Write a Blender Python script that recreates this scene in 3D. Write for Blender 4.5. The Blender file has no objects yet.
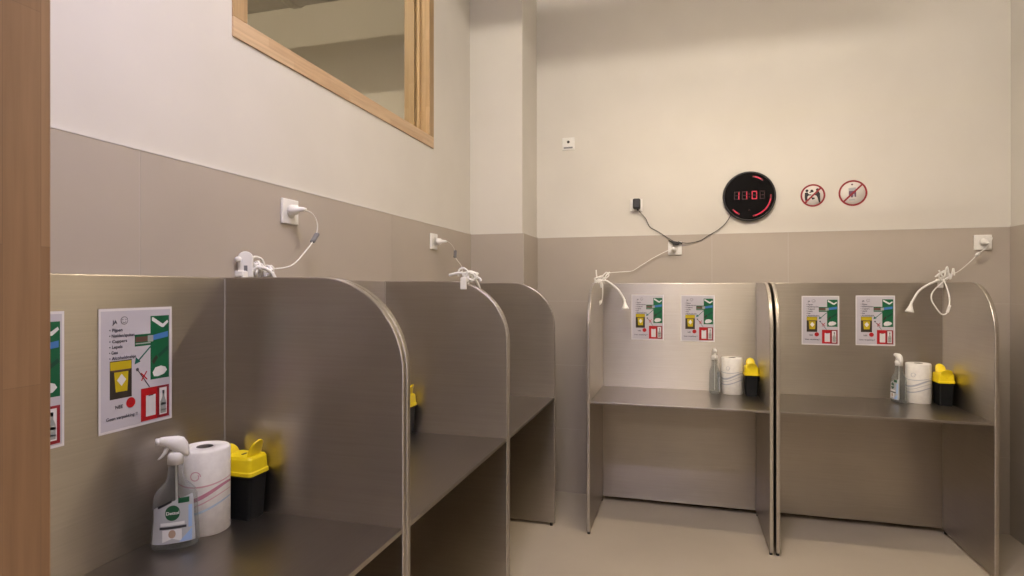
import bpy, bmesh, math, random
from mathutils import Vector, Matrix
random.seed(4)
SC = bpy.context.scene
COL = SC.collection
PI = math.pi

# ------------------------------------------------------------------ materials
def newmat(name):
    m = bpy.data.materials.new(name); m.use_nodes = True
    nt = m.node_tree
    return m, nt, nt.nodes['Principled BSDF']

def plain(name, col, rough=.5, metal=0.0, spec=.5, emit=None, estr=0.0, vary=.0, scale=30):
    m, nt, b = newmat(name)
    b.inputs['Roughness'].default_value = rough
    b.inputs['Metallic'].default_value = metal
    b.inputs['Specular IOR Level'].default_value = spec
    c = (*col, 1)
    if vary > 0:
        tc = nt.nodes.new('ShaderNodeTexCoord'); n = nt.nodes.new('ShaderNodeTexNoise')
        n.inputs['Scale'].default_value = scale; n.inputs['Detail'].default_value = 4
        r = nt.nodes.new('ShaderNodeValToRGB')
        r.color_ramp.elements[0].color = tuple(x*(1-vary) for x in col)+(1,)
        r.color_ramp.elements[1].color = tuple(min(1, x*(1+vary)) for x in col)+(1,)
        r.color_ramp.elements[0].position = .3; r.color_ramp.elements[1].position = .7
        nt.links.new(tc.outputs['Object'], n.inputs['Vector'])
        nt.links.new(n.outputs['Fac'], r.inputs['Fac'])
        nt.links.new(r.outputs['Color'], b.inputs['Base Color'])
    else:
        b.inputs['Base Color'].default_value = c
    if emit:
        b.inputs['Emission Color'].default_value = (*emit, 1)
        b.inputs['Emission Strength'].default_value = estr
    return m

def noise_mat(name, c0, c1, scale, rough, stretch=(1, 1, 1), bump=0.0, detail=6, p0=.3, p1=.7):
    m, nt, b = newmat(name)
    tc = nt.nodes.new('ShaderNodeTexCoord'); mp = nt.nodes.new('ShaderNodeMapping')
    mp.inputs['Scale'].default_value = stretch
    n = nt.nodes.new('ShaderNodeTexNoise'); n.inputs['Scale'].default_value = scale; n.inputs['Detail'].default_value = detail
    r = nt.nodes.new('ShaderNodeValToRGB')
    r.color_ramp.elements[0].color = (*c0, 1); r.color_ramp.elements[1].color = (*c1, 1)
    r.color_ramp.elements[0].position = p0; r.color_ramp.elements[1].position = p1
    L = nt.links.new
    L(tc.outputs['Object'], mp.inputs['Vector']); L(mp.outputs['Vector'], n.inputs['Vector'])
    L(n.outputs['Fac'], r.inputs['Fac']); L(r.outputs['Color'], b.inputs['Base Color'])
    b.inputs['Roughness'].default_value = rough
    if bump:
        bp = nt.nodes.new('ShaderNodeBump'); bp.inputs['Strength'].default_value = bump; bp.inputs['Distance'].default_value = .002
        L(n.outputs['Fac'], bp.inputs['Height']); L(bp.outputs['Normal'], b.inputs['Normal'])
    return m

def steel_mat(name, col, r0, r1, streak=(60, 60, 1.2), tang=None, aniso=0.0):
    m, nt, b = newmat(name)
    L = nt.links.new
    tc = nt.nodes.new('ShaderNodeTexCoord')
    mp = nt.nodes.new('ShaderNodeMapping'); mp.inputs['Scale'].default_value = streak
    n = nt.nodes.new('ShaderNodeTexNoise'); n.inputs['Scale'].default_value = 3.0; n.inputs['Detail'].default_value = 5
    n2 = nt.nodes.new('ShaderNodeTexNoise'); n2.inputs['Scale'].default_value = 3.5; n2.inputs['Detail'].default_value = 3
    L(tc.outputs['Object'], mp.inputs['Vector']); L(mp.outputs['Vector'], n.inputs['Vector']); L(tc.outputs['Object'], n2.inputs['Vector'])
    mr = nt.nodes.new('ShaderNodeMapRange'); mr.inputs['To Min'].default_value = r0; mr.inputs['To Max'].default_value = r1
    mr.inputs['From Min'].default_value = .3; mr.inputs['From Max'].default_value = .7
    L(n.outputs['Fac'], mr.inputs['Value']); L(mr.outputs['Result'], b.inputs['Roughness'])
    r = nt.nodes.new('ShaderNodeValToRGB')
    r.color_ramp.elements[0].color = tuple(x*.90 for x in col)+(1,); r.color_ramp.elements[1].color = tuple(x*1.08 for x in col)+(1,)
    r.color_ramp.elements[0].position = .3; r.color_ramp.elements[1].position = .7
    mx = nt.nodes.new('ShaderNodeMath'); mx.operation = 'ADD'
    h = nt.nodes.new('ShaderNodeMath'); h.operation = 'MULTIPLY'; h.inputs[1].default_value = .5
    L(n.outputs['Fac'], mx.inputs[0]); L(n2.outputs['Fac'], mx.inputs[1]); L(mx.outputs[0], h.inputs[0])
    L(h.outputs[0], r.inputs['Fac']); L(r.outputs['Color'], b.inputs['Base Color'])
    bp = nt.nodes.new('ShaderNodeBump'); bp.inputs['Strength'].default_value = .012; bp.inputs['Distance'].default_value = .001
    L(n.outputs['Fac'], bp.inputs['Height']); L(bp.outputs['Normal'], b.inputs['Normal'])
    b.inputs['Metallic'].default_value = 1
    if tang:
        tv = nt.nodes.new('ShaderNodeCombineXYZ')
        for i in range(3): tv.inputs[i].default_value = tang[i]
        L(tv.outputs[0], b.inputs['Tangent']); b.inputs['Anisotropic'].default_value = aniso
        b2 = nt.nodes.new('ShaderNodeBsdfPrincipled'); b2.inputs['Metallic'].default_value = 1
        sr = nt.nodes.new('ShaderNodeMath'); sr.operation = 'MULTIPLY'; sr.inputs[1].default_value = .55
        L(mr.outputs['Result'], sr.inputs[0]); L(sr.outputs[0], b2.inputs['Roughness'])
        L(r.outputs['Color'], b2.inputs['Base Color']); L(bp.outputs['Normal'], b2.inputs['Normal'])
        mm = nt.nodes.new('ShaderNodeMixShader'); mm.inputs[0].default_value = .28
        L(b.outputs[0], mm.inputs[1]); L(b2.outputs[0], mm.inputs[2]); L(mm.outputs[0], nt.nodes['Material Output'].inputs['Surface'])
    return m

def wood_mat(name, c0, c1, along='z'):
    # finger-jointed staves: brick pattern with the staves running along one axis, plus grain
    m, nt, b = newmat(name); L = nt.links.new
    tc = nt.nodes.new('ShaderNodeTexCoord'); sx = nt.nodes.new('ShaderNodeSeparateXYZ'); L(tc.outputs['Object'], sx.inputs[0])
    cb = nt.nodes.new('ShaderNodeCombineXYZ')
    ad = nt.nodes.new('ShaderNodeMath'); ad.operation = 'ADD'
    if along == 'z':
        L(sx.outputs['Z'], cb.inputs['X']); L(sx.outputs['X'], ad.inputs[0]); L(sx.outputs['Y'], ad.inputs[1])
    else:
        L(sx.outputs['Y'], cb.inputs['X']); L(sx.outputs['X'], ad.inputs[0]); L(sx.outputs['Z'], ad.inputs[1])
    L(ad.outputs[0], cb.inputs['Y'])
    br = nt.nodes.new('ShaderNodeTexBrick')
    br.inputs['Scale'].default_value = 1; br.inputs['Brick Width'].default_value = .36; br.inputs['Row Height'].default_value = .034
    br.inputs['Mortar Size'].default_value = .0004; br.offset = .37
    br.inputs['Color1'].default_value = (*c0, 1); br.inputs['Color2'].default_value = (*c1, 1)
    br.inputs['Mortar'].default_value = tuple(x*.7 for x in c0)+(1,)
    L(cb.outputs[0], br.inputs['Vector'])
    mp = nt.nodes.new('ShaderNodeMapping'); mp.inputs['Scale'].default_value = (3, 60, 1); L(cb.outputs[0], mp.inputs['Vector'])
    n = nt.nodes.new('ShaderNodeTexNoise'); n.inputs['Scale'].default_value = 2; n.inputs['Detail'].default_value = 6; L(mp.outputs[0], n.inputs['Vector'])
    mr = nt.nodes.new('ShaderNodeMapRange'); mr.inputs['To Min'].default_value = .72; mr.inputs['To Max'].default_value = 1.25; L(n.outputs['Fac'], mr.inputs['Value'])
    mx = nt.nodes.new('ShaderNodeMix'); mx.data_type = 'RGBA'; mx.blend_type = 'MULTIPLY'; mx.inputs['Factor'].default_value = 1
    L(br.outputs['Color'], mx.inputs['A']); L(mr.outputs['Result'], mx.inputs['B']); L(mx.outputs['Result'], b.inputs['Base Color'])
    b.inputs['Roughness'].default_value = .42
    return m

def glass_mat(name, col=(1, 1, 1), ior=1.4, rough=0.0):
    m, nt, b = newmat(name)
    b.inputs['Base Color'].default_value = (*col, 1); b.inputs['Roughness'].default_value = rough
    b.inputs['IOR'].default_value = ior; b.inputs['Transmission Weight'].default_value = 1
    return m

def clear_mat(name):
    m, nt, b = newmat(name); L = nt.links.new
    b.inputs['Base Color'].default_value = (.50, .53, .53, 1); b.inputs['Roughness'].default_value = .06; b.inputs['Specular IOR Level'].default_value = .8
    t = nt.nodes.new('ShaderNodeBsdfTransparent'); t.inputs['Color'].default_value = (.90, .92, .92, 1)
    lw = nt.nodes.new('ShaderNodeLayerWeight'); lw.inputs['Blend'].default_value = .30
    mr = nt.nodes.new('ShaderNodeMapRange'); mr.inputs['To Min'].default_value = .07; mr.inputs['To Max'].default_value = .6; L(lw.outputs['Facing'], mr.inputs['Value'])
    mx = nt.nodes.new('ShaderNodeMixShader'); L(mr.outputs['Result'], mx.inputs[0]); L(t.outputs[0], mx.inputs[1]); L(b.outputs[0], mx.inputs[2])
    L(mx.outputs[0], nt.nodes['Material Output'].inputs['Surface'])
    return m

def pane_mat(name):
    m, nt, b = newmat(name); nt.nodes.remove(b); L = nt.links.new
    t = nt.nodes.new('ShaderNodeBsdfTransparent'); t.inputs['Color'].default_value = (.93, .94, .92, 1)
    g = nt.nodes.new('ShaderNodeBsdfGlossy'); g.inputs['Roughness'].default_value = .01
    f = nt.nodes.new('ShaderNodeFresnel'); f.inputs['IOR'].default_value = 1.35
    mx = nt.nodes.new('ShaderNodeMixShader'); ge = nt.nodes.new('ShaderNodeNewGeometry'); iv = nt.nodes.new('ShaderNodeMath'); iv.operation = 'SUBTRACT'; iv.inputs[0].default_value = 1; L(ge.outputs['Backfacing'], iv.inputs[1])
    mu = nt.nodes.new('ShaderNodeMath'); mu.operation = 'MULTIPLY'; L(f.outputs[0], mu.inputs[0]); L(iv.outputs[0], mu.inputs[1]); L(mu.outputs[0], mx.inputs[0]); L(t.outputs[0], mx.inputs[1]); L(g.outputs[0], mx.inputs[2])
    L(mx.outputs[0], nt.nodes['Material Output'].inputs['Surface'])
    return m

M = {}
M['paint'] = noise_mat('white wall paint', (.60, .575, .525), (.63, .605, .555), 3, .75)
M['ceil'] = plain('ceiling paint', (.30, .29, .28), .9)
M['tile'] = noise_mat('grey beige porcelain tile', (.385, .342, .292), (.425, .375, .32), 2.2, .42, detail=8)
M['grout'] = plain('grout', (.50, .47, .43), .8)
M['edge_trim'] = plain('pale edge trim', (.62, .60, .56), .5)
M['floor'] = noise_mat('pale beige floor', (.46, .40, .32), (.52, .455, .365), 1.6, .5, detail=8)
M['steel'] = steel_mat('brushed stainless steel', (.50, .46, .41), .42, .46, (1.2, 1.2, 60), (0, 0, 1), .90)
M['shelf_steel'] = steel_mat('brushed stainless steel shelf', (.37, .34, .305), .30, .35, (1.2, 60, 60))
M['seam'] = plain('bright steel seam', (.50, .47, .43), .4, .4)
M['rubber'] = plain('black rubber', (.012, .012, .012), .6)
M['wood_jamb'] = wood_mat('finger jointed wood jamb', (.42, .26, .15), (.32, .185, .10), 'z')
M['wood_z'] = wood_mat('finger jointed wood upright', (.38, .25, .12), (.31, .195, .085), 'z')
M['wood_y'] = wood_mat('finger jointed wood rail', (.54, .385, .235), (.47, .315, .18), 'y')
M['white'] = plain('white plastic', (.78, .77, .74), .35, vary=.02)
M['offwhite'] = plain('off-white plastic', (.66, .65, .61), .4, vary=.02)
M['slot'] = plain('dark slot', (.05, .048, .045), .6)
M['grey_plastic'] = plain('grey plastic', (.16, .16, .17), .4)
M['black'] = plain('black plastic', (.012, .012, .013), .35, vary=.1)
M['gloss_black'] = plain('glossy black face', (.004, .0035, .004), .10, spec=.2)
M['rim_black'] = plain('matte black rim', (.012, .011, .012), .35)
M['bin_black'] = plain('black bin plastic', (.006, .007, .008), .42, spec=.25, vary=.1)
M['yellow'] = plain('yellow plastic', (.80, .62, .008), .35, vary=.04)
M['led'] = plain('lit red led', (.3, .0, .02), .4, emit=(1, .03, .09), estr=.40)
M['led_dim'] = plain('dim red led', (.12, .0, .01), .4, emit=(1, .02, .04), estr=.10)
M['led_off'] = plain('unlit led segment', (.030, .012, .014), .4, spec=.2)
M['paper'] = plain('printed paper', (.50, .485, .545), .35)
M['laminate'] = plain('laminate margin', (.68, .66, .68), .3)
M['p_green'] = plain('poster green', (.003, .105, .042), .35)
M['p_dkgreen'] = plain('poster dark green', (.006, .06, .035), .35)
M['p_teal'] = plain('poster teal', (.01, .13, .10), .35)
M['p_red'] = plain('poster red', (.42, .005, .010), .35)
M['p_dkred'] = plain('poster dark red', (.24, .01, .02), .35)
M['p_yellow'] = plain('poster yellow', (.50, .39, .008), .35)
M['p_dark'] = plain('poster dark', (.035, .028, .022), .35)
M['p_ink'] = plain('poster ink', (.05, .05, .07), .35)
M['p_white'] = plain('poster white', (.66, .66, .68), .35)
M['p_blue'] = plain('poster blue', (.05, .17, .45), .35)
M['p_brown'] = plain('poster brown', (.12, .065, .05), .35)
M['p_grey'] = plain('poster grey', (.30, .33, .32), .35)
M['s_red'] = plain('sticker red', (.25, .012, .02), .4)
M['s_white'] = plain('sticker white', (.64, .61, .58), .4)
M['s_ink'] = plain('sticker black', (.012, .01, .012), .4)
M['s_grey'] = plain('sticker grey', (.40, .42, .44), .4)
M['s_violet'] = plain('sticker violet', (.14, .07, .12), .4)
M['clear'] = clear_mat('clear bottle plastic')
M['l_grey'] = plain('bottle label silver', (.42, .44, .47), .35)
M['l_green'] = plain('bottle label green', (.008, .085, .035), .35)
M['l_white'] = plain('bottle label white', (.72, .73, .74), .35)
M['l_blue'] = plain('bottle label blue', (.30, .45, .72), .35)
M['l_dark'] = plain('bottle label dark', (.03, .03, .035), .35)
M['l_tan'] = plain('bottle label tan', (.42, .30, .22), .35)
M['roll'] = noise_mat('paper towel', (.72, .70, .67), (.80, .785, .75), 60, .85, bump=.25)
M['roll_pink'] = plain('towel print pink', (.62, .36, .40), .85)
M['roll_rose'] = plain('towel print rose', (.50, .22, .29), .85)
M['roll_blue'] = plain('towel print blue', (.42, .54, .66), .85)
M['roll_grey'] = plain('towel print grey', (.42, .44, .50), .85)
M['core'] = plain('cardboard core', (.10, .09, .085), .9)
M['pane'] = pane_mat('window glass')
M['duct'] = plain('galvanised duct', (.36, .35, .33), .42, .6, vary=.06, scale=6)
M['lum_body'] = plain('luminaire housing', (.7, .7, .7), .4)

# ------------------------------------------------------------------ mesh builder
class MB:
    def __init__(s): s.bm = bmesh.new(); s.mats = []
    def mi(s, m):
        if m is None: m = 'white'
        if m not in s.mats: s.mats.append(m)
        return s.mats.index(m)
    def _add(s, bm2, m, mat4=None, smooth=False):
        if mat4 is not None: bmesh.ops.transform(bm2, matrix=mat4, verts=bm2.verts)
        i = s.mi(m); mp = {}
        for v in bm2.verts: mp[v] = s.bm.verts.new(v.co)
        for f in bm2.faces:
            try: nf = s.bm.faces.new([mp[v] for v in f.verts])
            except ValueError: continue
            nf.material_index = i; nf.smooth = smooth
        bm2.free()
    def box(s, a, b, m, bev=0.0, seg=2, mat4=None):
        bm2 = bmesh.new(); bmesh.ops.create_cube(bm2, size=1)
        for v in bm2.verts:
            v.co = Vector(((a[k]+b[k])/2+v.co[k]*(b[k]-a[k]) for k in range(3)))
        if bev: bmesh.ops.bevel(bm2, geom=bm2.edges[:], offset=bev, segments=seg, profile=.5, affect='EDGES')
        s._add(bm2, m, mat4, False)
    def lathe(s, prof, m, n=32, mat4=None, smooth=True, sx=1, sy=1):
        bm2 = bmesh.new(); rings = []
        for r, z in prof:
            if r < 1e-6: rings.append([bm2.verts.new((0, 0, z))])
            else: rings.append([bm2.verts.new((r*sx*math.cos(2*PI*k/n), r*sy*math.sin(2*PI*k/n), z)) for k in range(n)])
        for A, B in zip(rings, rings[1:]):
            for k in range(n):
                j = (k+1) % n
                if len(A) == 1 and len(B) == 1: continue
                if len(A) == 1: bm2.faces.new((A[0], B[j], B[k]))
                elif len(B) == 1: bm2.faces.new((A[k], A[j], B[0]))
                else: bm2.faces.new((A[k], A[j], B[j], B[k]))
        bmesh.ops.recalc_face_normals(bm2, faces=bm2.faces[:])
        s._add(bm2, m, mat4, smooth)
    def loft(s, rings, m, cap=True, mat4=None, smooth=True):
        bm2 = bmesh.new(); R = [[bm2.verts.new(p) for p in r] for r in rings]; n = len(R[0])
        for A, B in zip(R, R[1:]):
            for k in range(n):
                j = (k+1) % n; bm2.faces.new((A[k], A[j], B[j], B[k]))
        if cap: bm2.faces.new(R[0][::-1]); bm2.faces.new(R[-1])
        bmesh.ops.recalc_face_normals(bm2, faces=bm2.faces[:])
        s._add(bm2, m, mat4, smooth)
    def prism(s, poly, y0, y1, m, bev=0.0, mat4=None, smooth=False, axis='y'):
        # poly in (x, z), extruded along y  (axis='x': poly in (y, z) extruded along x; axis='z': poly in (x, y))
        bm2 = bmesh.new()
        def P(p, t):
            return {'y': (p[0], t, p[1]), 'x': (t, p[0], p[1]), 'z': (p[0], p[1], t)}[axis]
        A = [bm2.verts.new(P(p, y0)) for p in poly]; B = [bm2.verts.new(P(p, y1)) for p in poly]; n = len(poly)
        fa = bm2.faces.new(A); fb = bm2.faces.new(B[::-1])
        for k in range(n): bm2.faces.new((A[(k+1) % n], A[k], B[k], B[(k+1) % n]))
        bmesh.ops.recalc_face_normals(bm2, faces=bm2.faces[:])
        if bev:
            ed = list(set(fa.edges[:]+fb.edges[:]))
            bmesh.ops.bevel(bm2, geom=ed, offset=bev, segments=2, profile=.5, affect='EDGES')
        s._add(bm2, m, mat4, smooth)
    def tube(s, pts, r, m, n=8, sub=6, mat4=None, r1=None, spline=True):
        P = [Vector(p) for p in pts]
        if spline and len(P) > 2:
            Q = []
            for i in range(len(P)-1):
                p0 = P[max(i-1, 0)]; p1 = P[i]; p2 = P[i+1]; p3 = P[min(i+2, len(P)-1)]
                for k in range(sub):
                    t = k/sub
                    Q.append(.5*((2*p1)+(-p0+p2)*t+(2*p0-5*p1+4*p2-p3)*t*t+(-p0+3*p1-3*p2+p3)*t**3))
            Q.append(P[-1]); P = Q
        nrm = None; rings = []
        for i, p in enumerate(P):
            t = (P[min(i+1, len(P)-1)]-P[max(i-1, 0)]).normalized()
            if nrm is None: nrm = t.orthogonal().normalized()
            nrm = (nrm-t*nrm.dot(t))
            nrm = nrm.normalized() if nrm.length > 1e-6 else t.orthogonal().normalized()
            b = t.cross(nrm); rr = r if r1 is None else r+(r1-r)*i/(len(P)-1)
            rings.append([p+rr*(nrm*math.cos(2*PI*k/n)+b*math.sin(2*PI*k/n)) for k in range(n)])
        s.loft(rings, m, True, mat4, True)
    def flat(s, poly, y, m, mat4=None):
        # flat printed polygon in the x-z plane facing -y
        bm2 = bmesh.new(); vs = [bm2.verts.new((p[0], y, p[1])) for p in poly]; f = bm2.faces.new(vs); f.normal_update()
        if f.normal.y > 0: f.normal_flip()
        s._add(bm2, m, mat4)
    def disc(s, cx, cz, rx, rz, y, m, n=28): s.flat([(cx+rx*math.cos(2*PI*k/n), cz+rz*math.sin(2*PI*k/n)) for k in range(n)], y, m)
    def ring(s, cx, cz, r0, r1, y, m, n=40, a0=0, a1=2*PI):
        bm2 = bmesh.new(); A = []; B = []
        for k in range(n+1):
            a = a0+(a1-a0)*k/n; A.append(bm2.verts.new((cx+r0*math.cos(a), y, cz+r0*math.sin(a)))); B.append(bm2.verts.new((cx+r1*math.cos(a), y, cz+r1*math.sin(a))))
        for k in range(n): bm2.faces.new((A[k], B[k], B[k+1], A[k+1]))
        for f in bm2.faces:
            f.normal_update()
            if f.normal.y > 0: f.normal_flip()
        s._add(bm2, m)
    def line(s, a, b, w, y, m):
        d = Vector((b[0]-a[0], b[1]-a[1])); d.normalize(); n = Vector((-d.y, d.x))*w/2
        s.flat([(a[0]+n.x, a[1]+n.y), (a[0]-n.x, a[1]-n.y), (b[0]-n.x, b[1]-n.y), (b[0]+n.x, b[1]+n.y)], y, m)
    def text(s, txt, x, z, size, y, m, width=None, fn=None):
        cu = bpy.data.curves.new('txt', 'FONT'); cu.body = txt; cu.size = size; cu.resolution_u = 3; cu.offset = size*.022
        o = bpy.data.objects.new('txt', cu); COL.objects.link(o)
        dg = bpy.context.evaluated_depsgraph_get(); me = bpy.data.meshes.new_from_object(o.evaluated_get(dg))
        bpy.data.objects.remove(o); bpy.data.curves.remove(cu)
        bm2 = bmesh.new(); bm2.from_mesh(me); bpy.data.meshes.remove(me)
        w = max((v.co.x for v in bm2.verts), default=1)
        k = width/w if width else 1
        for v in bm2.verts: v.co = Vector((x+v.co.x*k, y, z+v.co.y))
        for f in bm2.faces:
            f.normal_update()
            if f.normal.y > 0: f.normal_flip()
        if fn:
            for v in bm2.verts: v.co.y = fn(v.co.x, v.co.z)+y
        s._add(bm2, m)
    def build(s, name, parent=None, kind=None, label=None, loc=None, rz=None):
        me = bpy.data.meshes.new(name); s.bm.normal_update(); s.bm.to_mesh(me); s.bm.free()
        for m in s.mats: me.materials.append(M[m])
        o = bpy.data.objects.new(name, me); COL.objects.link(o)
        if parent: o.parent = parent
        if kind: o['kind'] = kind
        if label: o['label'] = label
        if loc: o.location = loc
        if rz is not None: o.rotation_euler[2] = rz
        return o

def thing(name, label, cat, loc=(0, 0, 0), rz=0, group=None):
    o = bpy.data.objects.new(name, None); COL.objects.link(o); o.location = loc; o.rotation_euler = (0, 0, rz)
    o.empty_display_size = .1
    o['label'] = label; o['category'] = cat
    if group: o['group'] = group
    return o
def dup(root, loc, rz, label):
    r = root.copy(); COL.objects.link(r); r.location = loc; r.rotation_euler = (0, 0, rz); r['label'] = label
    for ch in root.children:
        c = ch.copy(); COL.objects.link(c); c.parent = r
        for g in ch.children:
            d = g.copy(); COL.objects.link(d); d.parent = c
    return r
def tag(o, label, cat, group=None):
    o['label'] = label; o['category'] = cat
    if group: o['group'] = group
    return o
def struct(mb, name, parent=None): return mb.build(name, parent, kind=None if parent else 'structure')
T = Matrix.Translation
def R(a, ax): return Matrix.Rotation(math.radians(a), 4, ax)

# ------------------------------------------------------------------ the room
XL, XR, YB, YF = -1.32, 1.803, 4.0165, .42      # tiled faces of the room
ZT, ZC = 1.747, 4.5                             # top of the tiling, ceiling
XC, YC = -.968, 3.628                           # boxed-in corner column
WT = .14                                        # wall thickness
NX = -4.2                                       # far side of the room next door

b = MB(); b.box((NX-.2, -3.2, -.1), (2.2, YB+.25, 0), 'floor'); struct(b, 'floor')
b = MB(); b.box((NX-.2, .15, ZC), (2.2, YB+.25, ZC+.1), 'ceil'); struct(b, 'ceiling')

# left wall with the opening of the inner window
W0, W1, WZ0, WZ1 = 1.505, 3.03, 2.17, 3.30
b = MB()
xa, xb = XL-WT, XL
b.box((xa, .27, 0), (xb, YB+.2, WZ0), 'paint'); b.box((xa, .27, WZ1), (xb, YB+.2, ZC), 'paint')
b.box((xa, .27, WZ0), (xb, W0, WZ1), 'paint'); b.box((xa, W1, WZ0), (xb, YB+.2, WZ1), 'paint')
wl = struct(b, 'wall_left')
b = MB(); b.box((NX, YB, 0), (XR+.2, YB+.2, ZC), 'paint'); wb = struct(b, 'wall_back')
b = MB(); b.box((XR, .27, 0), (XR+.2, YB+.2, ZC), 'paint'); wr = struct(b, 'wall_right')
b = MB(); b.box((XL-.01, YC, 0), (XC, YB+.01, ZC), 'paint'); wc = struct(b, 'wall_corner')
b = MB()
b.box((XL, .27, 0), (-.636, YF, ZC), 'paint'); b.box((.42, .27, 0), (XR, YF, ZC), 'paint'); b.box((-.636, .27, 2.15), (.42, YF, ZC), 'paint')
wf = struct(b, 'wall_front')
# room next door
b = MB(); b.box((NX-.2, .07, 0), (NX, YB+.2, ZC), 'paint'); struct(b, 'wall_far_left')
b = MB(); b.box((NX, .07, 0), (xa, .27, ZC), 'paint'); struct(b, 'wall_neighbour_front')
# corridor behind the doorway
b = MB(); b.box((-1.7, -3.0, 0), (-1.5, .27, 2.7), 'paint'); struct(b, 'wall_corridor_left')
b = MB(); b.box((1.5, -3.0, 0), (1.7, .27, 2.7), 'paint'); struct(b, 'wall_corridor_right')
b = MB(); b.box((-1.7, -3.2, 0), (1.7, -3.0, 2.7), 'paint'); struct(b, 'wall_corridor_back')
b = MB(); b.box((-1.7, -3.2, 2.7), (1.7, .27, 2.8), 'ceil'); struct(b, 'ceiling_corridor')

# porcelain tiling: thin slabs with narrow joints over a grout bed (z rows and explicit seams)
ROWS = [0, .435, .872, 1.31, ZT]
def tiling(parent, axis, face, cuts, out, name='tiling'):
    b = MB(); g = .0010
    t = .012
    for z0, z1 in zip(ROWS, ROWS[1:]):
        for c0, c1 in zip(cuts, cuts[1:]):
            lo, hi = (face-t, face) if out > 0 else (face, face+t)
            if axis == 'x': b.box((lo, c0+g, z0+g), (hi, c1-g, z1-g), 'tile')
            else: b.box((c0+g, lo, z0+g), (c1-g, hi, z1-g), 'tile')
    lo, hi = (face-t, face-.0006) if out > 0 else (face+.0006, face+t)
    if axis == 'x': b.box((lo, cuts[0], 0), (hi, cuts[-1], ZT), 'grout')
    else: b.box((cuts[0], lo, 0), (cuts[-1], hi, ZT), 'grout')
    o = b.build(name, parent)
    e = MB()
    lo, hi = (face-t, face+.001) if out > 0 else (face-.001, face+t)
    if axis == 'x': e.box((lo, cuts[0], ZT), (hi, cuts[-1], ZT+.005), 'edge_trim')
    else: e.box((cuts[0], lo, ZT), (cuts[-1], hi, ZT+.005), 'edge_trim')
    e.build('edge_trim', parent)
t = .010
tiling(wl, 'x', XL+t, [YF, 1.177, 2.527, YC], +1)
tiling(wc, 'y', YC-t, [XL+t, XC+t], -1)
tiling(wc, 'x', XC+t-.0006, [YC-t+.0124, YB-t], +1)
tiling(wb, 'y', YB-t, [XC+t, .19, .639, XR-t], -1)
tiling(wr, 'x', XR-t, [YF, 1.2, 2.4, 3.2, YB-t], -1)
tiling(wf, 'y', YF+t, [XL+t, -.64], +1)
tiling(wf, 'y', YF+t, [.42, 1.1, XR-t], +1)

# wooden door frame around the doorway
b = MB(); b.box((-.636, .255, 0), (-.596, .436, 2.11), 'wood_jamb', .002); dj = struct(b, 'door_1')
b = MB(); b.box((.38, .255, 0), (.42, .436, 2.11), 'wood_jamb', .002); b.build('door_jamb', dj)
b = MB(); b.box((-.636, .255, 2.11), (.42, .436, 2.15), 'wood_jamb', .002); b.build('door_head', dj)

# inner window: timber lining through the wall, glass stop, pane
fw = .062
b = MB()
x0, x1 = XL-WT-.004, XL+.006
b.box((x0, W0, WZ0), (x1, W1, WZ0+fw), 'wood_y', .002)
win = struct(b, 'window_1')
b = MB(); b.box((x0, W0, WZ1-fw), (x1, W1, WZ1), 'wood_y', .002); b.build('window_head', win)
for y0 in (W0, W1-fw):
    b = MB(); b.box((x0, y0, WZ0+fw), (x1, y0+fw, WZ1-fw), 'wood_z', .002); b.build('window_jamb', win)
for (c, d) in ((XL-.062, XL-.046), (XL-.094, XL-.078)):
    b = MB()
    b.box((c, W0+fw, WZ0+fw), (d, W1-fw, WZ0+fw+.014), 'wood_z'); b.box((c, W0+fw, WZ1-fw-.014), (d, W1-fw, WZ1-fw), 'wood_z')
    b.box((c, W0+fw, WZ0+fw+.014), (d, W0+fw+.014, WZ1-fw-.014), 'wood_z'); b.box((c, W1-fw-.014, WZ0+fw+.014), (d, W1-fw, WZ1-fw-.014), 'wood_z')
    b.build('glass_stop', win)
b = MB(); b.box((XL-.074, W0+fw+.002, WZ0+fw+.002), (XL-.066, W1-fw-.002, WZ1-fw-.002), 'pane'); b.build('pane', win)

# ------------------------------------------------------------------ steel booths
BW, BD, BH, SZ, PY = .98, .592, 1.431, .756, .578
def make_booth(label, loc, rz):
    root = thing('workstation_booth', label, 'booth', loc, rz, 'brushed steel booths')
    rr = .262
    prof = [(0, .018)]
    for k in range(17):
        a = PI-(PI/2)*k/16
        prof.append((rr+rr*math.cos(a), BH-rr+rr*math.sin(a)))
    prof += [(BD, BH), (BD, .018)]
    for x in (0, BW-.02):
        b = MB(); b.prism(prof, x, x+.02, 'steel', .0035, axis='x')
        p = b.build('side_panel', root)
        for y in (.022, BD-.022):
            f = MB(); f.lathe([(0, 0), (.0085, 0), (.0085, .019), (0, .019)], 'rubber', 12, T((x+.01, y, 0))); f.build('rubber_foot', p)
    b = MB(); b.box((.0215, PY, .03), (BW-.0215, PY+.013, BH), 'steel', .002)
    bp = b.build('back_panel', root)
    for x in (.0204, BW-.0224):
        b = MB(); b.box((x, PY-.003, .035), (x+.002, PY, BH-.003), 'seam'); b.build('corner_seam', bp)
    # folded shelf with a shallow front apron
    b = MB()
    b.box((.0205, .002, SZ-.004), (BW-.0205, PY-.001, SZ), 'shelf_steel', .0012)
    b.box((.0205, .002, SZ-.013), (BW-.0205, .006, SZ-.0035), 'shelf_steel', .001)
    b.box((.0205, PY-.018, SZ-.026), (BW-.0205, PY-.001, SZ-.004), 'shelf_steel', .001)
    b.build('shelf', root)
    return root
XFl, YFb = -.715, 3.344
LY = [.4845, 1.4695, 2.4545]
booth = make_booth('brushed steel booth closest to the wooden door frame, spray bottle and two posters inside', (XFl, LY[0], 0), PI/2)
dup(booth, (XFl, LY[1], 0), PI/2, 'brushed steel booth in the middle of the left row, between its two neighbours')
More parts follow.
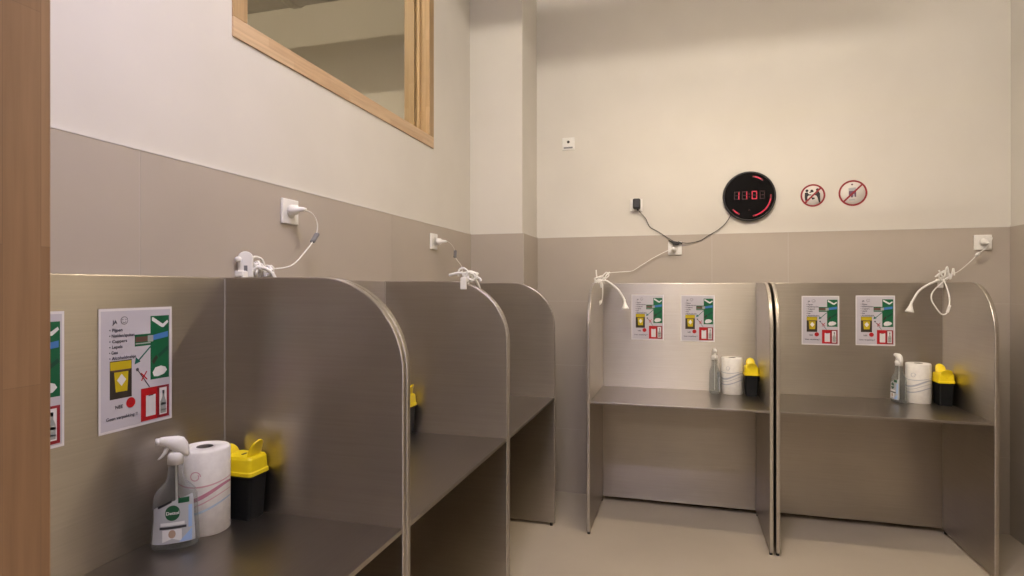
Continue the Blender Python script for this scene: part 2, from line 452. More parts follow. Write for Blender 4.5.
dup(booth, (XFl, LY[2], 0), PI/2, 'brushed steel booth at the far end of the left row, by the corner column')
dup(booth, (-.516, YFb, 0), 0, 'brushed steel booth on the back wall under the white outlet and clock cables')
dup(booth, (.476, YFb, 0), 0, 'brushed steel booth on the back wall in the right corner, under the round stickers')

# ------------------------------------------------------------------ posters
PW, PH = .204, .293
def make_poster(label, loc, rz):
    b = MB()
    b.box((0, -.0006, 0), (PW, 0, PH), 'laminate')
    q = [-.0008]
    def lay(): q[0] -= .00012; return q[0]
    def uv(u, v): return (u*PW, (1-v)*PH)
    def rect(u0, v0, u1, v1, m, y): b.flat([uv(u0, v0), uv(u1, v0), uv(u1, v1), uv(u0, v1)], y, m)
    def poly(pts, m, y): b.flat([uv(*p) for p in pts], y, m)
    y = lay(); rect(.025, .02, .975, .98, 'paper', y)
    y = lay()
    rect(.68, .075, .955, .625, 'p_green', y); rect(.46, .225, .68, .325, 'p_green', y)
    rect(.135, .425, .42, .735, 'p_dark', y); rect(.545, .69, .955, .97, 'p_red', y)
    y = lay()
    poly([(.70, .09), (.715, .085), (.86, .148), (.93, .115), (.945, .135), (.87, .178), (.84, .175), (.70, .115)], 'p_white', y)
    rect(.47, .245, .64, .29, 'p_brown', y); rect(.64, .24, .72, .295, 'p_grey', y); poly([(.72, .24), (.94, .215), (.94, .265), (.72, .285)], 'p_blue', y)
    rect(.47, .298, .68, .308, 'p_grey', y)
    poly([(.70, .47), (.76, .415), (.79, .44), (.73, .495)], 'p_dark', y); poly([(.79, .415), (.93, .345), (.95, .375), (.81, .44)], 'p_dkgreen', y)
    poly([(.71, .565), (.75, .525), (.83, .515), (.9, .53), (.925, .56), (.88, .59), (.79, .605), (.73, .60)], 'p_white', y)
    rect(.14, .432, .415, .50, 'p_yellow', y); rect(.16, .50, .40, .512, 'p_brown', y)
    poly([(.19, .518), (.375, .518), (.36, .68), (.21, .68)], 'p_yellow', y)
    rect(.775, .69, .955, .97, 'p_dkred', y-.00004); rect(.615, .755, .755, .935, 'p_white', y); rect(.81, .71, .92, .945, 'p_white', y-.00008)
    y = lay()
    poly([(.285, .535), (.345, .585), (.285, .635), (.225, .585)], 'p_white', y)
    rect(.65, .755, .72, .762, 'p_dark', y)
    poly([(.855, .735), (.885, .735), (.885, .79), (.908, .83), (.908, .935), (.824, .935), (.824, .83), (.855, .79)], 'p_grey', y)
    rect(.83, .845, .91, .865, 'p_ink', y); rect(.83, .90, .91, .912, 'p_ink', y); rect(.855, .735, .885, .765, 'p_ink', y)
    y = lay()
    # green arrow, dotted line with a red cross
    b.line(uv(.69, .33), uv(.51, .445), .0036, y, 'p_teal')
    poly([(.455, .475), (.475, .415), (.54, .455)], 'p_teal', y)
    b.line(uv(.50, .525), uv(.665, .685), .0024, y, 'p_ink'); b.disc(*uv(.495, .52), .0042, .0042, y, 'p_ink')
    y = lay()
    b.line(uv(.55, .62), uv(.625, .545), .003, y, 'p_red'); b.line(uv(.545, .555), uv(.63, .615), .003, y, 'p_red')
    b.disc(*uv(.405, .785), .0125, .0125, y, 'p_red')
    # smiley
    b.ring(*uv(.32, .10), .0085, .0096, y, 'p_ink', 24)
    y = lay()
    for u in (.30, .34): b.disc(*uv(u, .092), .0012, .0012, y, 'p_ink', 8)
    b.ring(*uv(.32, .10), .0046, .0055, y, 'p_ink', 10, PI*1.15, PI*1.85)
    for u in (.385, .425): b.disc(*uv(u, .775), .0013, .0013, y, 'p_dkred', 8)
    b.ring(*uv(.405, .81), .004, .005, y, 'p_dkred', 10, PI*.15, PI*.85)
    # wording
    def tx(t, u, v, s, w=None): b.text(t, u*PW, (1-v)*PH, s, y, 'p_ink', w)
    tx('JA', .17, .125, .0125)
    for k, (t_, w) in enumerate((('\u2022 Pijpen', .17), ('\u2022 Naalden/spuiten', .33), ('\u2022 Cuppers', .23), ('\u2022 Lepels', .17), ('\u2022 Gaas', .11), ('\u2022 Alcoholdoekje', .35))):
        tx(t_, .125, .187+.0455*k, .0105, w*PW)
    tx('NEE', .20, .815, .0115)
    tx('Geen verpakking !!', .085, .90, .0105, .41*PW)
    o = b.build('poster'); o.location = loc; o.rotation_euler = (0, 0, rz)
    return tag(o, label, 'poster', 'instruction posters on the booths')
XP, YP = XFl-PY, YFb+PY           # front faces of the back panels
po = make_poster('instruction poster partly hidden behind the wooden door frame at the photo\'s left edge', (XP+.0008, .768, 1.057), PI/2)
def pdup(loc, rz, label):
    c = po.copy(); COL.objects.link(c); c.location = loc; c.rotation_euler = (0, 0, rz); c['label'] = label
pdup((XP+.0008, 1.051, 1.058), PI/2, 'large instruction poster above the spray bottle in the nearest booth')
pdup((-.311, YP-.0008, 1.065), 0, 'instruction poster on the back wall booths, first from the left, beside the white lamp head')
pdup((-.002, YP-.0008, 1.062), 0, 'instruction poster on the back wall booths, second from the left, above a spray bottle')
pdup((.700, YP-.0008, 1.059), 0, 'instruction poster on the back wall booths, third from the left, right of the middle divider')
pdup((.991, YP-.0008, 1.063), 0, 'instruction poster on the back wall booths, rightmost, left of the hanging lamp head')

# ------------------------------------------------------------------ paper towel rolls
def make_roll(label, loc, rz, cols):
    root = thing('paper_towel_roll', label, 'paper towel', loc, rz, 'paper towel rolls')
    r, h = .062, .222
    b = MB()
    b.lathe([(.021, .004), (r-.004, 0), (r, .004), (r, h-.006), (r-.003, h-.001), (r-.008, h), (.021, h-.001), (.021, .004)], 'roll', 48)
    # printed wave bands, laid on the outer sheet
    def band(z0, amp, ph, w, m, a0, a1, tilt=0):
        bm2 = bmesh.new(); n = 24; A = []; B = []
        for k in range(n+1):
            a = a0+(a1-a0)*k/n; z = z0+amp*math.sin(2*(a-a0)+ph)+tilt*(a-a0)
            ww = w*(.35+.65*math.sin(PI*min(1, .12+k/n*.88)))
            c = (r+.0005)
            A.append(bm2.verts.new((c*math.cos(a), c*math.sin(a), z-ww/2))); B.append(bm2.verts.new((c*math.cos(a), c*math.sin(a), z+ww/2)))
        for k in range(n): bm2.faces.new((A[k], A[k+1], B[k+1], B[k]))
        b._add(bm2, m, None, True)
    f0, f1 = -PI*.98, -PI*.02          # the half facing -y
    band(.132, .004, 2.2, .004, cols[0], f0, f1, .002)
    band(.100, .012, 3.0, .011, cols[1], f0, f1, .007)
    band(.082, .010, 3.0, .003, cols[0], f0, f1, .007)
    band(.064, .009, 2.8, .006, cols[2], f0, f1, .006)
    # little printed curl
    bm2 = bmesh.new(); A = []; B = []
    for k in range(22):
        a = k/21*2*PI*1.1; q = .013*(1-.35*k/21); aa = -PI/2-.35+q*math.cos(a)/r; z = .158+q*math.sin(a)
        for L_, e in ((A, -.0012), (B, .0012)):
            L_.append(bm2.verts.new(((r+.0006)*math.cos(-PI/2-.35+(q+e)*math.cos(a)/r), (r+.0006)*math.sin(-PI/2-.35+(q+e)*math.cos(a)/r), .158+(q+e)*math.sin(a))))
    for k in range(21): bm2.faces.new((A[k], A[k+1], B[k+1], B[k]))
    b._add(bm2, cols[0], None, True)
    b.build('paper_sheets', root)
    c = MB(); c.lathe([(.0195, .003), (.0205, .003), (.0205, h-.0005), (.0195, h-.0005), (.0188, h-.003), (.0188, .003)], 'core', 32)
    c.lathe([(0, .02), (.0188, .02)], 'core', 24)
    c.build('cardboard_core', root)
    return root
make_roll('paper towel roll with rose and blue print behind the nearest clear spray bottle', (-1.224, 1.297, SZ), math.radians(42), ('roll_pink', 'roll_rose', 'roll_blue'))
make_roll('white paper towel roll in the left booth of the back wall, beside the middle divider', (.298, 3.842, SZ), math.radians(-6), ('roll_grey', 'roll_grey', 'roll_grey'))
make_roll('white paper towel roll in the right corner booth, between spray bottle and yellow lid', (1.284, 3.835, SZ), math.radians(-20), ('roll_grey', 'roll_grey', 'roll_grey'))

# ------------------------------------------------------------------ spray bottles
BPROF = [(0, .046, .026), (.004, .051, .030), (.015, .054, .032), (.045, .0525, .0315), (.075, .050, .031), (.100, .0495, .0305), (.122, .0485, .030),
         (.138, .044, .028), (.150, .033, .025), (.160, .0235, .020), (.172, .0185, .0175), (.202, .0165, .0165), (.214, .0150, .0150)]
def bprof(z):
    for (z0, a0, b0), (z1, a1, b1) in zip(BPROF, BPROF[1:]):
        if z0 <= z <= z1:
            t_ = (z-z0)/(z1-z0); return a0+(a1-a0)*t_, b0+(b1-b0)*t_
    return BPROF[-1][1:]
EXPO = 2.6
def ring_pts(a, bb, z, n=40, dx=0):
    out = []
    for k in range(n):
        t_ = 2*PI*k/n; c, s_ = math.cos(t_), math.sin(t_)
        out.append((dx+a*math.copysign(abs(c)**(2/EXPO), c), bb*math.copysign(abs(s_)**(2/EXPO), s_), z))
    return out
def front_y(x, z):
    a, bb = bprof(z); k = min(.985, abs(x)/a)
    return -bb*(1-k**EXPO)**(1/EXPO)-.0004
def make_bottle(label, loc, rz):
    root = thing('spray_bottle', label, 'spray bottle', loc, rz, 'spray bottles')
    b = MB(); b.loft([ring_pts(a, bb, z) for z, a, bb in BPROF], 'clear')
    b.build('bottle_body', root)
    d = MB(); d.tube([(.004, 0, .02), (.002, 0, .12), (0, 0, .213)], .0028, 'offwhite', 8); d.build('dip_tube', root)
    # front label, following the body
    lb = MB()
    def patch(fn, m, off, nu=16, nv=14):
        bm2 = bmesh.new(); G = []
        for j in range(nv+1):
            row = []
            for i in range(nu+1):
                x, z = fn(i/nu, j/nv); row.append(bm2.verts.new((x, front_y(x, z)-off, z)))
            G.append(row)
        for j in range(nv):
            for i in range(nu): bm2.faces.new((G[j][i], G[j][i+1], G[j+1][i+1], G[j+1][i]))
        lb._add(bm2, m, None, True)
    def lab(u, v):
        z0 = .018; z1 = .103+.030*u**.7
        z = z0+(z1-z0)*v; a, _ = bprof(z); return (-a*.90+u*a*1.74, z)
    patch(lab, 'l_grey', .0003)
    def oval(cx, cz, rx, rz): return lambda u, v: (cx+rx*(2*u-1), cz+rz*(2*v-1)*math.sqrt(max(0, 1-(2*u-1)**2)))
    patch(oval(-.004, .092, .0165, .0185), 'l_green', .0007)
    patch(lambda u, v: (.008+.024*u, .114+.013*v), 'l_green', .0007)
    patch(lambda u, v: (-.030+.052*u, .062+.0075*v), 'l_white', .0007)
    patch(lambda u, v: (-.032+.058*u, .0535+.006*v), 'l_dark', .0007)
    patch(lambda u, v: (-.026+.042*u*(1), .030+.022*v-.008*abs(2*u-1)*(1-v)), 'l_white', .0007)
    patch(oval(-.005, .041, .008, .010), 'l_tan', .0011)
    patch(lambda u, v: (.010+.028*u, .020+.030*v*u), 'l_blue', .0007)
    patch(lambda u, v: (.030+.008*u, .052+.055*v), 'l_blue', .0007)
    patch(lambda u, v: (-.036+.030*u, .1035+.006*v+.014*u), 'l_dark', .0007, 10, 3)
    lb.text('Dettol', -.0185, .0885, .0105, -.0013, 'l_white', .029, front_y)
    lb.build('bottle_label', root)
    # trigger head; nozzle towards -x
    h = MB()
    h.lathe([(.0135, .205), (.0185, .205), (.0185, .226), (.016, .231), (.0135, .234), (0, .234)], 'white', 24)
    rings = []
    for x, zc, hh, ww in ((-.036, .263, .008, .0075), (-.033, .263, .0105, .009), (-.022, .2615, .0125, .011), (-.008, .256, .018, .013), (.006, .2505, .0235, .0135), (.018, .245, .0245, .0125), (.026, .238, .019, .0095), (.030, .234, .010, .005)):
        rings.append([(x, ww*math.cos(2*PI*k/16), zc+hh*math.sin(2*PI*k/16)) for k in range(16)])
    h.loft(rings, 'white')
    h.lathe([(0, 0), (.007, 0), (.0085, .003), (.0085, .012), (0, .012)], 'white', 12, T((-.044, 0, .263)) @ R(90, 'Y'))
    hd = h.build('spray_head', root)
    g = MB()
    rings = []
    for x, z, w_, d_ in ((-.016, .252, .0055, .006), (-.020, .243, .006, .0055), (-.024, .233, .0065, .005), (-.031, .224, .0065, .0045), (-.037, .219, .005, .003)):
        rings.append([(x+d_*math.cos(2*PI*k/10), w_*math.sin(2*PI*k/10), z) for k in range(10)])
    g.loft(rings, 'white'); g.build('trigger', hd)
    return root
bt = make_bottle('clear spray bottle with white trigger and green-badged label in the nearest booth', (-1.216, 1.194, SZ), math.radians(40))
dup(bt, (.197, 3.826, SZ), math.radians(94), 'clear spray bottle seen edge-on in the left booth of the back wall')
dup(bt, (1.182, 3.815, SZ), math.radians(-80), 'small clear spray bottle in the right corner booth, white label edge turned left')

# ------------------------------------------------------------------ sharps containers
def make_sharps(label, loc, rz):
    root = thing('sharps_container', label, 'sharps container', loc, rz, 'black sharps containers with yellow lids')
    def rr(w, d, z, rad, n=6):
        out = []
        for cx, cy, a0 in ((w-rad, d-rad, 0), (-w+rad, d-rad, 90), (-w+rad, -d+rad, 180), (w-rad, -d+rad, 270)):
            for k in range(n+1):
                a = math.radians(a0+90*k/n); out.append((cx+rad*math.cos(a), cy+rad*math.sin(a), z))
        return out
    b = MB(); b.loft([rr(.030, .040, 0, .008), rr(.0315, .0415, .004, .009), rr(.0365, .048, .118, .010), rr(.038, .050, .121, .010), rr(.038, .050, .127, .010)], 'bin_black', smooth=False)
    b.build('container_body', root)
    l = MB(); l.loft([rr(.0405, .053, .124, .010), rr(.0405, .053, .133, .010), rr(.0385, .050, .136, .010), rr(.037, .0485, .168, .010), rr(.034, .045, .175, .010)], 'yellow', smooth=False)
    lid = l.build('lid', root)
    # two rounded tabs standing on the lid, the rear one taller, both curling outward
    for y0, z0, h, hw, k in ((-.036, .150, .050, .031, -1), (.026, .160, .060, .027, 1)):
        f = MB(); rings = []
        for i_ in range(13):
            q_ = i_/12; w_ = hw*(1-.12*q_)*math.sqrt(max(.02, 1-max(0, (q_-.55)/.45)**2.4)); th = .0095-.005*q_
            yc = y0+k*(.004+.020*q_*q_)
            rings.append([(p[0], p[1]+yc, p[2]) for p in ring_pts(w_, th, z0+h*q_, 20)])
        f.loft(rings, 'yellow'); f.build('lid_tab', lid)
    s = MB(); s.box((-.009, -.004, .1735), (.009, .002, .1765), 'slot'); s.build('lid_slot', lid)
    return root
make_sharps('black sharps container with yellow lid in the nearest booth, behind the printed towel roll', (-1.186, 1.402, SZ), math.radians(-90))
make_sharps('black sharps container with yellow lid almost hidden behind the nearest booth\'s divider', (-1.186, 2.387, SZ), math.radians(-90))
make_sharps('yellow-lidded black sharps container in the left booth of the back wall', (.4035, 3.815, SZ), 0)
make_sharps('black sharps container with yellow lid in the right corner booth of the back wall', (1.392, 3.800, SZ), 0)

# ------------------------------------------------------------------ outlets
def make_outlet(label, loc, rz, w=.086, group='white wall outlets'):
    root = thing('wall_outlet', label, 'outlet', loc, rz, group)
    b = MB(); b.box((-w/2, -.011, -w/2), (w/2, 0, w/2), 'white', .003); b.build('cover_plate', root)
    b = MB(); b.lathe([(.0195, .0115), (.0225, .0115), (.0225, .0135), (.0195, .0135), (.0188, .0125)], 'offwhite', 28, R(90, 'X'))
    b.lathe([(0, .0112), (.0195, .0112)], 'offwhite', 28, R(90, 'X')); b.build('socket', root)
    return root
make_outlet('white wall outlet nearest the door on the left tiled wall, lamp plug in it', (XL+t, 1.762, 1.664), PI/2)
make_outlet('white wall outlet further along the left tiled wall, near the corner column', (XL+t, 3.005, 1.655), PI/2)
make_outlet('white wall outlet under the clock on the back wall, black cable bundle on top', (-.039, YB-t, 1.659), 0)
make_outlet('white wall outlet at the right end of the back wall', (1.661, YB-t, 1.661), 0)
make_outlet('white socket plate behind the small black adapter, on the white paint left of the clock', (-.287, YB, 1.950), 0, .08)
# plain plate high on the wall
root = thing('wall_plate', 'small white wall plate with a dark dot, high on the back wall by the column', 'wall plate', (-.743, YB, 2.388))
b = MB(); b.box((-.043, -.010, -.043), (.043, 0, .043), 'white', .003); b.build('cover_plate', root)
b = MB(); b.lathe([(0, 0), (.0095, 0), (.0095, .003), (0, .003)], 'slot', 20, T((0, -.0095, .012)) @ R(90, 'X')); b.build('sensor', root)
b = MB(); b.box((-.032, -.013, -.033), (.030, -.0095, -.022), 'grey_plastic', .001, mat4=None); b.build('slider', root)

# ------------------------------------------------------------------ clamp lamps with cords and plugs
def plug_mesh(p, d, m='white'):
    # plug at p (on a wall), pointing out along d
    b = MB(); d = Vector(d).normalized(); q = d.to_track_quat('Z', 'Y').to_matrix().to_4x4()
    b.lathe([(0, .013), (.0175, .013), (.0182, .018), (.0165, .036), (.010, .042), (.0075, .062), (.005, .070), (0, .070)], m, 20, T(p) @ q)
    return b
def head_mesh(p, d, b):
    d = Vector(d).normalized(); q = d.to_track_quat('Z', 'Y').to_matrix().to_4x4()
    b.lathe([(.0058, -.012), (.0065, 0), (.009, .014), (.0150, .030), (.0215, .044), (.0225, .050), (.0205, .052), (0, .051)], 'white', 24, T(p) @ q)
def clamp_mesh(c, ax):
    # clamp gripping a panel top at c; ax: direction across the panel
    b = MB(); rz = math.atan2(ax[1], ax[0]); m4 = T(c) @ Matrix.Rotation(rz, 4, 'Z')
    b.box((-.020, -.014, .003), (.020, .014, .022), 'white', .004, mat4=m4)
    b.box((-.020, -.014, -.030), (-.0125, .014, .006), 'white', .002, mat4=m4)
    b.box((.0125, -.014, -.030), (.020, .014, .006), 'white', .002, mat4=m4)
    return b
def clamp_lamp(label, loc, clamp, arm, head_dir, coils, cord, plug, plug_dir, loop=None, switch=None, plate=None, cord_r=.0022, bead=None):
    root = thing('clamp_lamp', label, 'lamp', (0, 0, 0), 0, 'white gooseneck clamp lamps')
    root.location = loc; o = Vector(loc)
    def k(p): return tuple(Vector(p)-o)
    cl = clamp_mesh(k(clamp[0]), clamp[1]).build('clamp', root)
    if plate:
        b = MB(); c, ax, w, h = plate; m4 = T(k(c)) @ Matrix.Rotation(ax, 4, 'Z')
        pts = [(-w/2, 0), (w/2, 0)]+[(w/2*math.cos(a), h-w/2+w/2*math.sin(a)) for a in [PI*j/14 for j in range(15)]]
        b.prism(pts, -.007, .007, 'white', .003, mat4=m4)
        b.box((-.004, -.0085, .014), (.006, -.0065, .036), 'grey_plastic', 0, mat4=m4)
        b.build('clamp_plate', cl)
        b = MB(); b.lathe([(0, 0), (.006, 0), (.006, .010), (.009, .012), (.009, .020), (0, .021)], 'white', 14, m4 @ T((-w/2+.004, -.006, h*.68)) @ R(90, 'X')); b.build('clamp_knob', cl)
    b = MB(); b.tube([k(p) for p in arm], .0062, 'white', 10, 8); ar = b.build('gooseneck', root)
    b = MB(); head_mesh(k(arm[-1]), head_dir, b); b.build('lamp_head', root)
    b = MB()
    for c in coils: b.tube([k(p) for p in c], .0042, 'white', 8, 7)
    b.build('cord_bundle', root)
    b = MB(); b.tube([k(p) for p in cord], cord_r, 'white', 6, 6)
    if loop: b.tube([k(p) for p in loop], .0036, 'white', 6, 7)
    cd = b.build('cord', root)
    if switch:
        p, d, m = switch; q = Vector(d).normalized().to_track_quat('Z', 'Y').to_matrix().to_4x4()
        b = MB(); b.box((-.009, -.006, -.022), (.009, .006, .022), m, .004, mat4=T(k(p)) @ q); b.build('switch', cd)
    plug_mesh(k(plug), plug_dir).build('plug', cd)
    if bead:
        b = MB(); b.lathe([(0, -.014), (.007, -.011), (.010, 0), (.007, .011), (0, .014)], 'white', 14, T(k(bead)) @ R(50, 'Y')); b.build('cord_coupler', cd)
    return root
def scribble(c, sx, sy, sz, n, seed, m=7):
    rnd = random.Random(seed); out = []
    for i in range(n):
        a0 = rnd.uniform(0, 2*PI); tl = rnd.uniform(-.8, .8); s = rnd.uniform(.6, 1.0); pts = []
        for j in range(m+1):
            a = a0+2*PI*j/m*rnd.uniform(.92, 1.0)
            u, v = s*math.cos(a), s*math.sin(a)
            pts.append((c[0]+sx*(u*math.cos(tl)+.3*rnd.uniform(-1, 1)), c[1]+sy*(u*math.sin(tl)+.25*rnd.uniform(-1, 1)), c[2]+sz*(v*.8+.25*rnd.uniform(-1, 1))))
        out.append(pts)
    return out

# lamp over the nearest divider (left wall)
bx = XP-.0065
clamp_lamp('white gooseneck lamp with rounded clamp plate and cord bundle atop the nearest left divider', (bx, 1.53, BH),
    ((bx, 1.520, BH), (1, 0)),
    [(bx+.005, 1.56, BH+.02), (bx+.02, 1.575, BH+.035), (bx+.05, 1.600, BH+.015), (bx+.065, 1.620, BH-.05), (bx+.07, 1.63, BH-.13)], (0, .1, -1),
    scribble((bx+.004, 1.585, BH+.030), .020, .030, .030, 5, 3)+scribble((bx+.004, 1.645, BH+.022), .018, .030, .022, 4, 5)+[[(bx, 1.545, BH+.05), (bx+.005, 1.57, BH+.066), (bx+.008, 1.60, BH+.062), (bx+.008, 1.615, BH+.04), (bx+.006, 1.62, BH+.006)]],
    [(bx, 1.645, BH+.03), (-1.255, 1.700, 1.474), (-1.25, 1.772, 1.525), (-1.25, 1.828, 1.578), (-1.25, 1.845, 1.625), (-1.25, 1.818, 1.660), (-1.25, 1.775, 1.669), (-1.252, 1.752, 1.668)],
    (XL+t+.004, 1.750, 1.668), (.985, .13, .02), None, ((-1.25, 1.829, 1.578), (.05, .5, .6), 'grey_plastic'), ((bx+.010, 1.528, BH+.002), math.radians(34), .044, .080))
# lamp over the second divider of the left row
q = (-.90, 2.4595, BH)
clamp_lamp('white gooseneck lamp bundle on top of the second left divider, near the corner column', (q[0], q[1], BH),
    ((-.912, 2.4395, 1.424), (0, 1)),
    [(-.99, 2.450, BH+.026), (-.94, 2.462, BH+.036), (-.90, 2.49, BH+.020), (-.88, 2.53, BH-.02), (-.875, 2.56, BH-.10)], (0, .2, -1),
    scribble((-.895, 2.462, BH+.022), .040, .03, .026, 6, 8)+[[(-.95, 2.46, BH+.02), (-.945, 2.46, BH+.05), (-.92, 2.46, BH+.055), (-.89, 2.46, BH+.03), (-.85, 2.46, BH+.012), (-.845, 2.46, BH-.002)]],
    [(-.94, 2.47, BH+.04), (-1.06, 2.80, 1.49), (-1.19, 3.12, 1.53), (-1.245, 3.18, 1.575), (-1.25, 3.165, 1.63), (-1.25, 3.08, 1.658), (-1.25, 3.01, 1.655)],
    (XL+t+.008, 3.006, 1.655), (.97, .22, .0), None, ((-1.247, 3.178, 1.595), (0, .1, .8), 'grey_plastic'), None, .0014)
# lamp at the left end of the back wall booths
ax_ = -.506
clamp_lamp('white gooseneck lamp clamped at the far left of the back wall booths', (ax_, 3.80, BH),
    ((ax_, 3.77, BH), (1, 0)),
    [(-.530, 3.77, 1.442), (-.495, 3.77, 1.452), (-.455, 3.77, 1.445), (-.414, 3.77, 1.418), (-.380, 3.77, 1.388), (-.352, 3.77, 1.345), (-.341, 3.77, 1.318)], (.10, -.10, -1),
    scribble((ax_+.012, 3.77, BH+.026), .040, .03, .024, 3, 21, 6)+[[(-.520, 3.77, 1.515), (-.515, 3.77, 1.47), (-.49, 3.765, 1.44), (-.45, 3.76, 1.485), (-.435, 3.77, 1.500)], [(-.53, 3.765, 1.435), (-.49, 3.765, 1.465), (-.455, 3.765, 1.498), (-.44, 3.765, 1.478), (-.475, 3.765, 1.45)]],
    [(-.46, 3.80, 1.487), (-.45, 3.93, 1.500), (-.38, 3.975, 1.507), (-.312, 3.98, 1.513), (-.248, 3.98, 1.552), (-.164, 3.98, 1.603), (-.101, 3.975, 1.635), (-.062, 3.965, 1.650)],
    (-.044, YB-t-.006, 1.648), (-.12, -1, .0),
    [(-.500, 3.765, 1.455), (-.512, 3.755, 1.37), (-.508, 3.755, 1.305), (-.488, 3.755, 1.303), (-.477, 3.755, 1.36), (-.480, 3.765, 1.45)],
    ((-.498, 3.755, 1.300), (.4, 0, 1), 'offwhite'))
# lamp in the right corner booth
clamp_lamp('white gooseneck lamp in the right corner booth, arm arching left above a cord loop', (1.42, YP+.0065, BH),
    ((1.420, YP+.0065, BH), (0, 1)),
    [(1.46, 3.91, 1.475), (1.42, 3.90, 1.455), (1.378, 3.88, 1.434), (1.335, 3.87, 1.413), (1.295, 3.865, 1.380), (1.266, 3.86, 1.330), (1.258, 3.86, 1.312)], (-.22, -.10, -1),
    scribble((1.432, 3.90, BH+.036), .036, .025, .036, 4, 33, 6)+[[(1.40, 3.88, 1.50), (1.425, 3.88, 1.46), (1.44, 3.88, 1.52), (1.455, 3.88, 1.45), (1.47, 3.88, 1.51), (1.475, 3.88, 1.47)]],
    [(1.45, 3.90, 1.475), (1.519, 3.955, 1.492), (1.582, 3.96, 1.549), (1.616, 3.955, 1.590), (1.650, 3.94, 1.625), (1.672, 3.935, 1.660), (1.680, 3.94, 1.684), (1.668, 3.95, 1.690), (1.662, 3.955, 1.682)],
    (1.655, YB-t-.006, 1.668), (.10, -1, -.25),
    [(1.425, 3.88, 1.44), (1.335, 3.77, 1.384), (1.318, 3.75, 1.34), (1.335, 3.74, 1.295), (1.362, 3.74, 1.258), (1.388, 3.74, 1.266), (1.404, 3.75, 1.33), (1.405, 3.78, 1.39), (1.415, 3.86, 1.45)],
    ((1.394, 3.738, 1.287), (.3, 0, 1), 'white'), None, .0022, (1.616, 3.953, 1.591))

# ------------------------------------------------------------------ wall clock with its cord and adapter
ck = thing('wall_clock', 'round black digital clock with red numerals on the back wall', 'clock', (.412, YB, 1.977))
b = MB(); Rq = R(90, 'X')
b.lathe([(0, 0), (.145, 0), (.156, .008), (.158, .018), (.156, .028), (.150, .032), (.146, .030), (.146, .026), (0, .026)], 'rim_black', 64, Rq); b.build('clock_case', ck)
b = MB(); b.lathe([(0, .0272), (.145, .0272)], 'gloss_black', 64, Rq); fc = b.build('clock_face', ck)
def seg_digit(b, x, z, w, h, on, m_on, m_off, y):
    tt = .0062; g = .001
    S = {'a': ((x+g, z+h-tt), (x+w-g, z+h)), 'd': ((x+g, z), (x+w-g, z+tt)), 'g': ((x+g, z+h/2-tt/2), (x+w-g, z+h/2+tt/2)),
         'f': ((x, z+h/2+g), (x+tt, z+h-g)), 'e': ((x, z+g), (x+tt, z+h/2-g)), 'b': ((x+w-tt, z+h/2+g), (x+w, z+h-g)), 'c': ((x+w-tt, z+g), (x+w, z+h/2-g))}
    for k, (p, q_) in S.items():
        mm = m_on if k in on else m_off
        if mm is None: continue
        yy = y-.0001*(k in 'adg')
        b.flat([(p[0], p[1]), (q_[0], p[1]), (q_[0], q_[1]), (p[0], q_[1])], yy-(.0001 if k in on else 0), mm)
for x, on, m_on in ((-.090, 'bc', 'led'), (-.044, 'bc', 'led'), (.014, 'abcdef', 'led'), (.060, 'bc', 'led_off')):
    b = MB(); seg_digit(b, x, -.020, .032, .052, on, m_on, 'led_off', -.0278); b.build('led_digit', fc)
b = MB()
for z in (-.004, .014): b.disc(-.001, z, .003, .003, -.0278, 'led_dim', 10)
b.build('led_colon', fc)
for ks, full in (((2, 3, 4, 5, 6), (3, 4, 5)), (range(15, 29), range(17, 28)), ((35, 36, 37, 38), (36, 37))):
    b = MB()
    for k in ks:
        a = PI/2-2*PI*k/60; m_ = 'led' if k in full else 'led_dim'
        b.ring(0, 0, .121, .130, -.0278, m_, 3, a-PI/60, a+PI/60)
    b.build('led_arc', fc)
b = MB(); b.disc(.0, -.088, .005, .005, -.0278, 'led_off', 12); b.build('clock_sensor', fc)
b = MB()
def W(x, y, z): return (x-.412, y-YB, z-1.977)
b.tube([W(.305, YB-.006, 1.865), W(.272, YB-.010, 1.812), W(.222, YB-.012, 1.768), W(.165, YB-.014, 1.735), W(.125, YB-.018, 1.708), W(.075, YB-.02, 1.694), W(.03, YB-.028, 1.690), W(-.02, YB-.032, 1.700)], .0024, 'black', 6)
for s_ in range(6): b.tube([W(-.078+.006*s_, YB-.030-.003*s_, 1.708-.003*s_), W(-.045, YB-.036-.003*s_, 1.700-.004*s_), W(-.015, YB-.034, 1.694-.002*s_), W(.006-.005*s_, YB-.030, 1.686+.003*s_)], .0042, 'black', 6)
b.tube([W(-.05, YB-.03, 1.705), W(-.095, YB-.016, 1.735), W(-.145, YB-.010, 1.770), W(-.195, YB-.010, 1.800), W(-.212, YB-.012, 1.828), W(-.228, YB-.014, 1.862), W(-.265, YB-.02, 1.905), W(-.272, YB-.028, 1.925)], .0024, 'black', 6)
cd = b.build('power_cord', ck, label='thin black power cord')
b = MB(); b.box((-.024, -.058, -.034), (.024, -.012, .034), 'black', .009, 3, T(W(-.282, YB, 1.955))); b.tube([W(-.278, YB-.034, 1.925), W(-.275, YB-.032, 1.908)], .006, 'black', 8, r1=.003)
b.build('power_adapter', cd, label='small black plug adapter')

# ------------------------------------------------------------------ prohibition stickers
st = thing('prohibition_sticker', 'smaller round red sticker with crossed-out black figures, right of the clock', 'sticker', (.780, YB, 1.970), 0, 'round prohibition stickers')
b = MB(); r = .070
b.lathe([(0, 0), (r, 0), (r, .0008), (0, .0008)], 's_white', 40, Rq); sd = b.build('sticker_disc', st)
b = MB(); y = -.0012
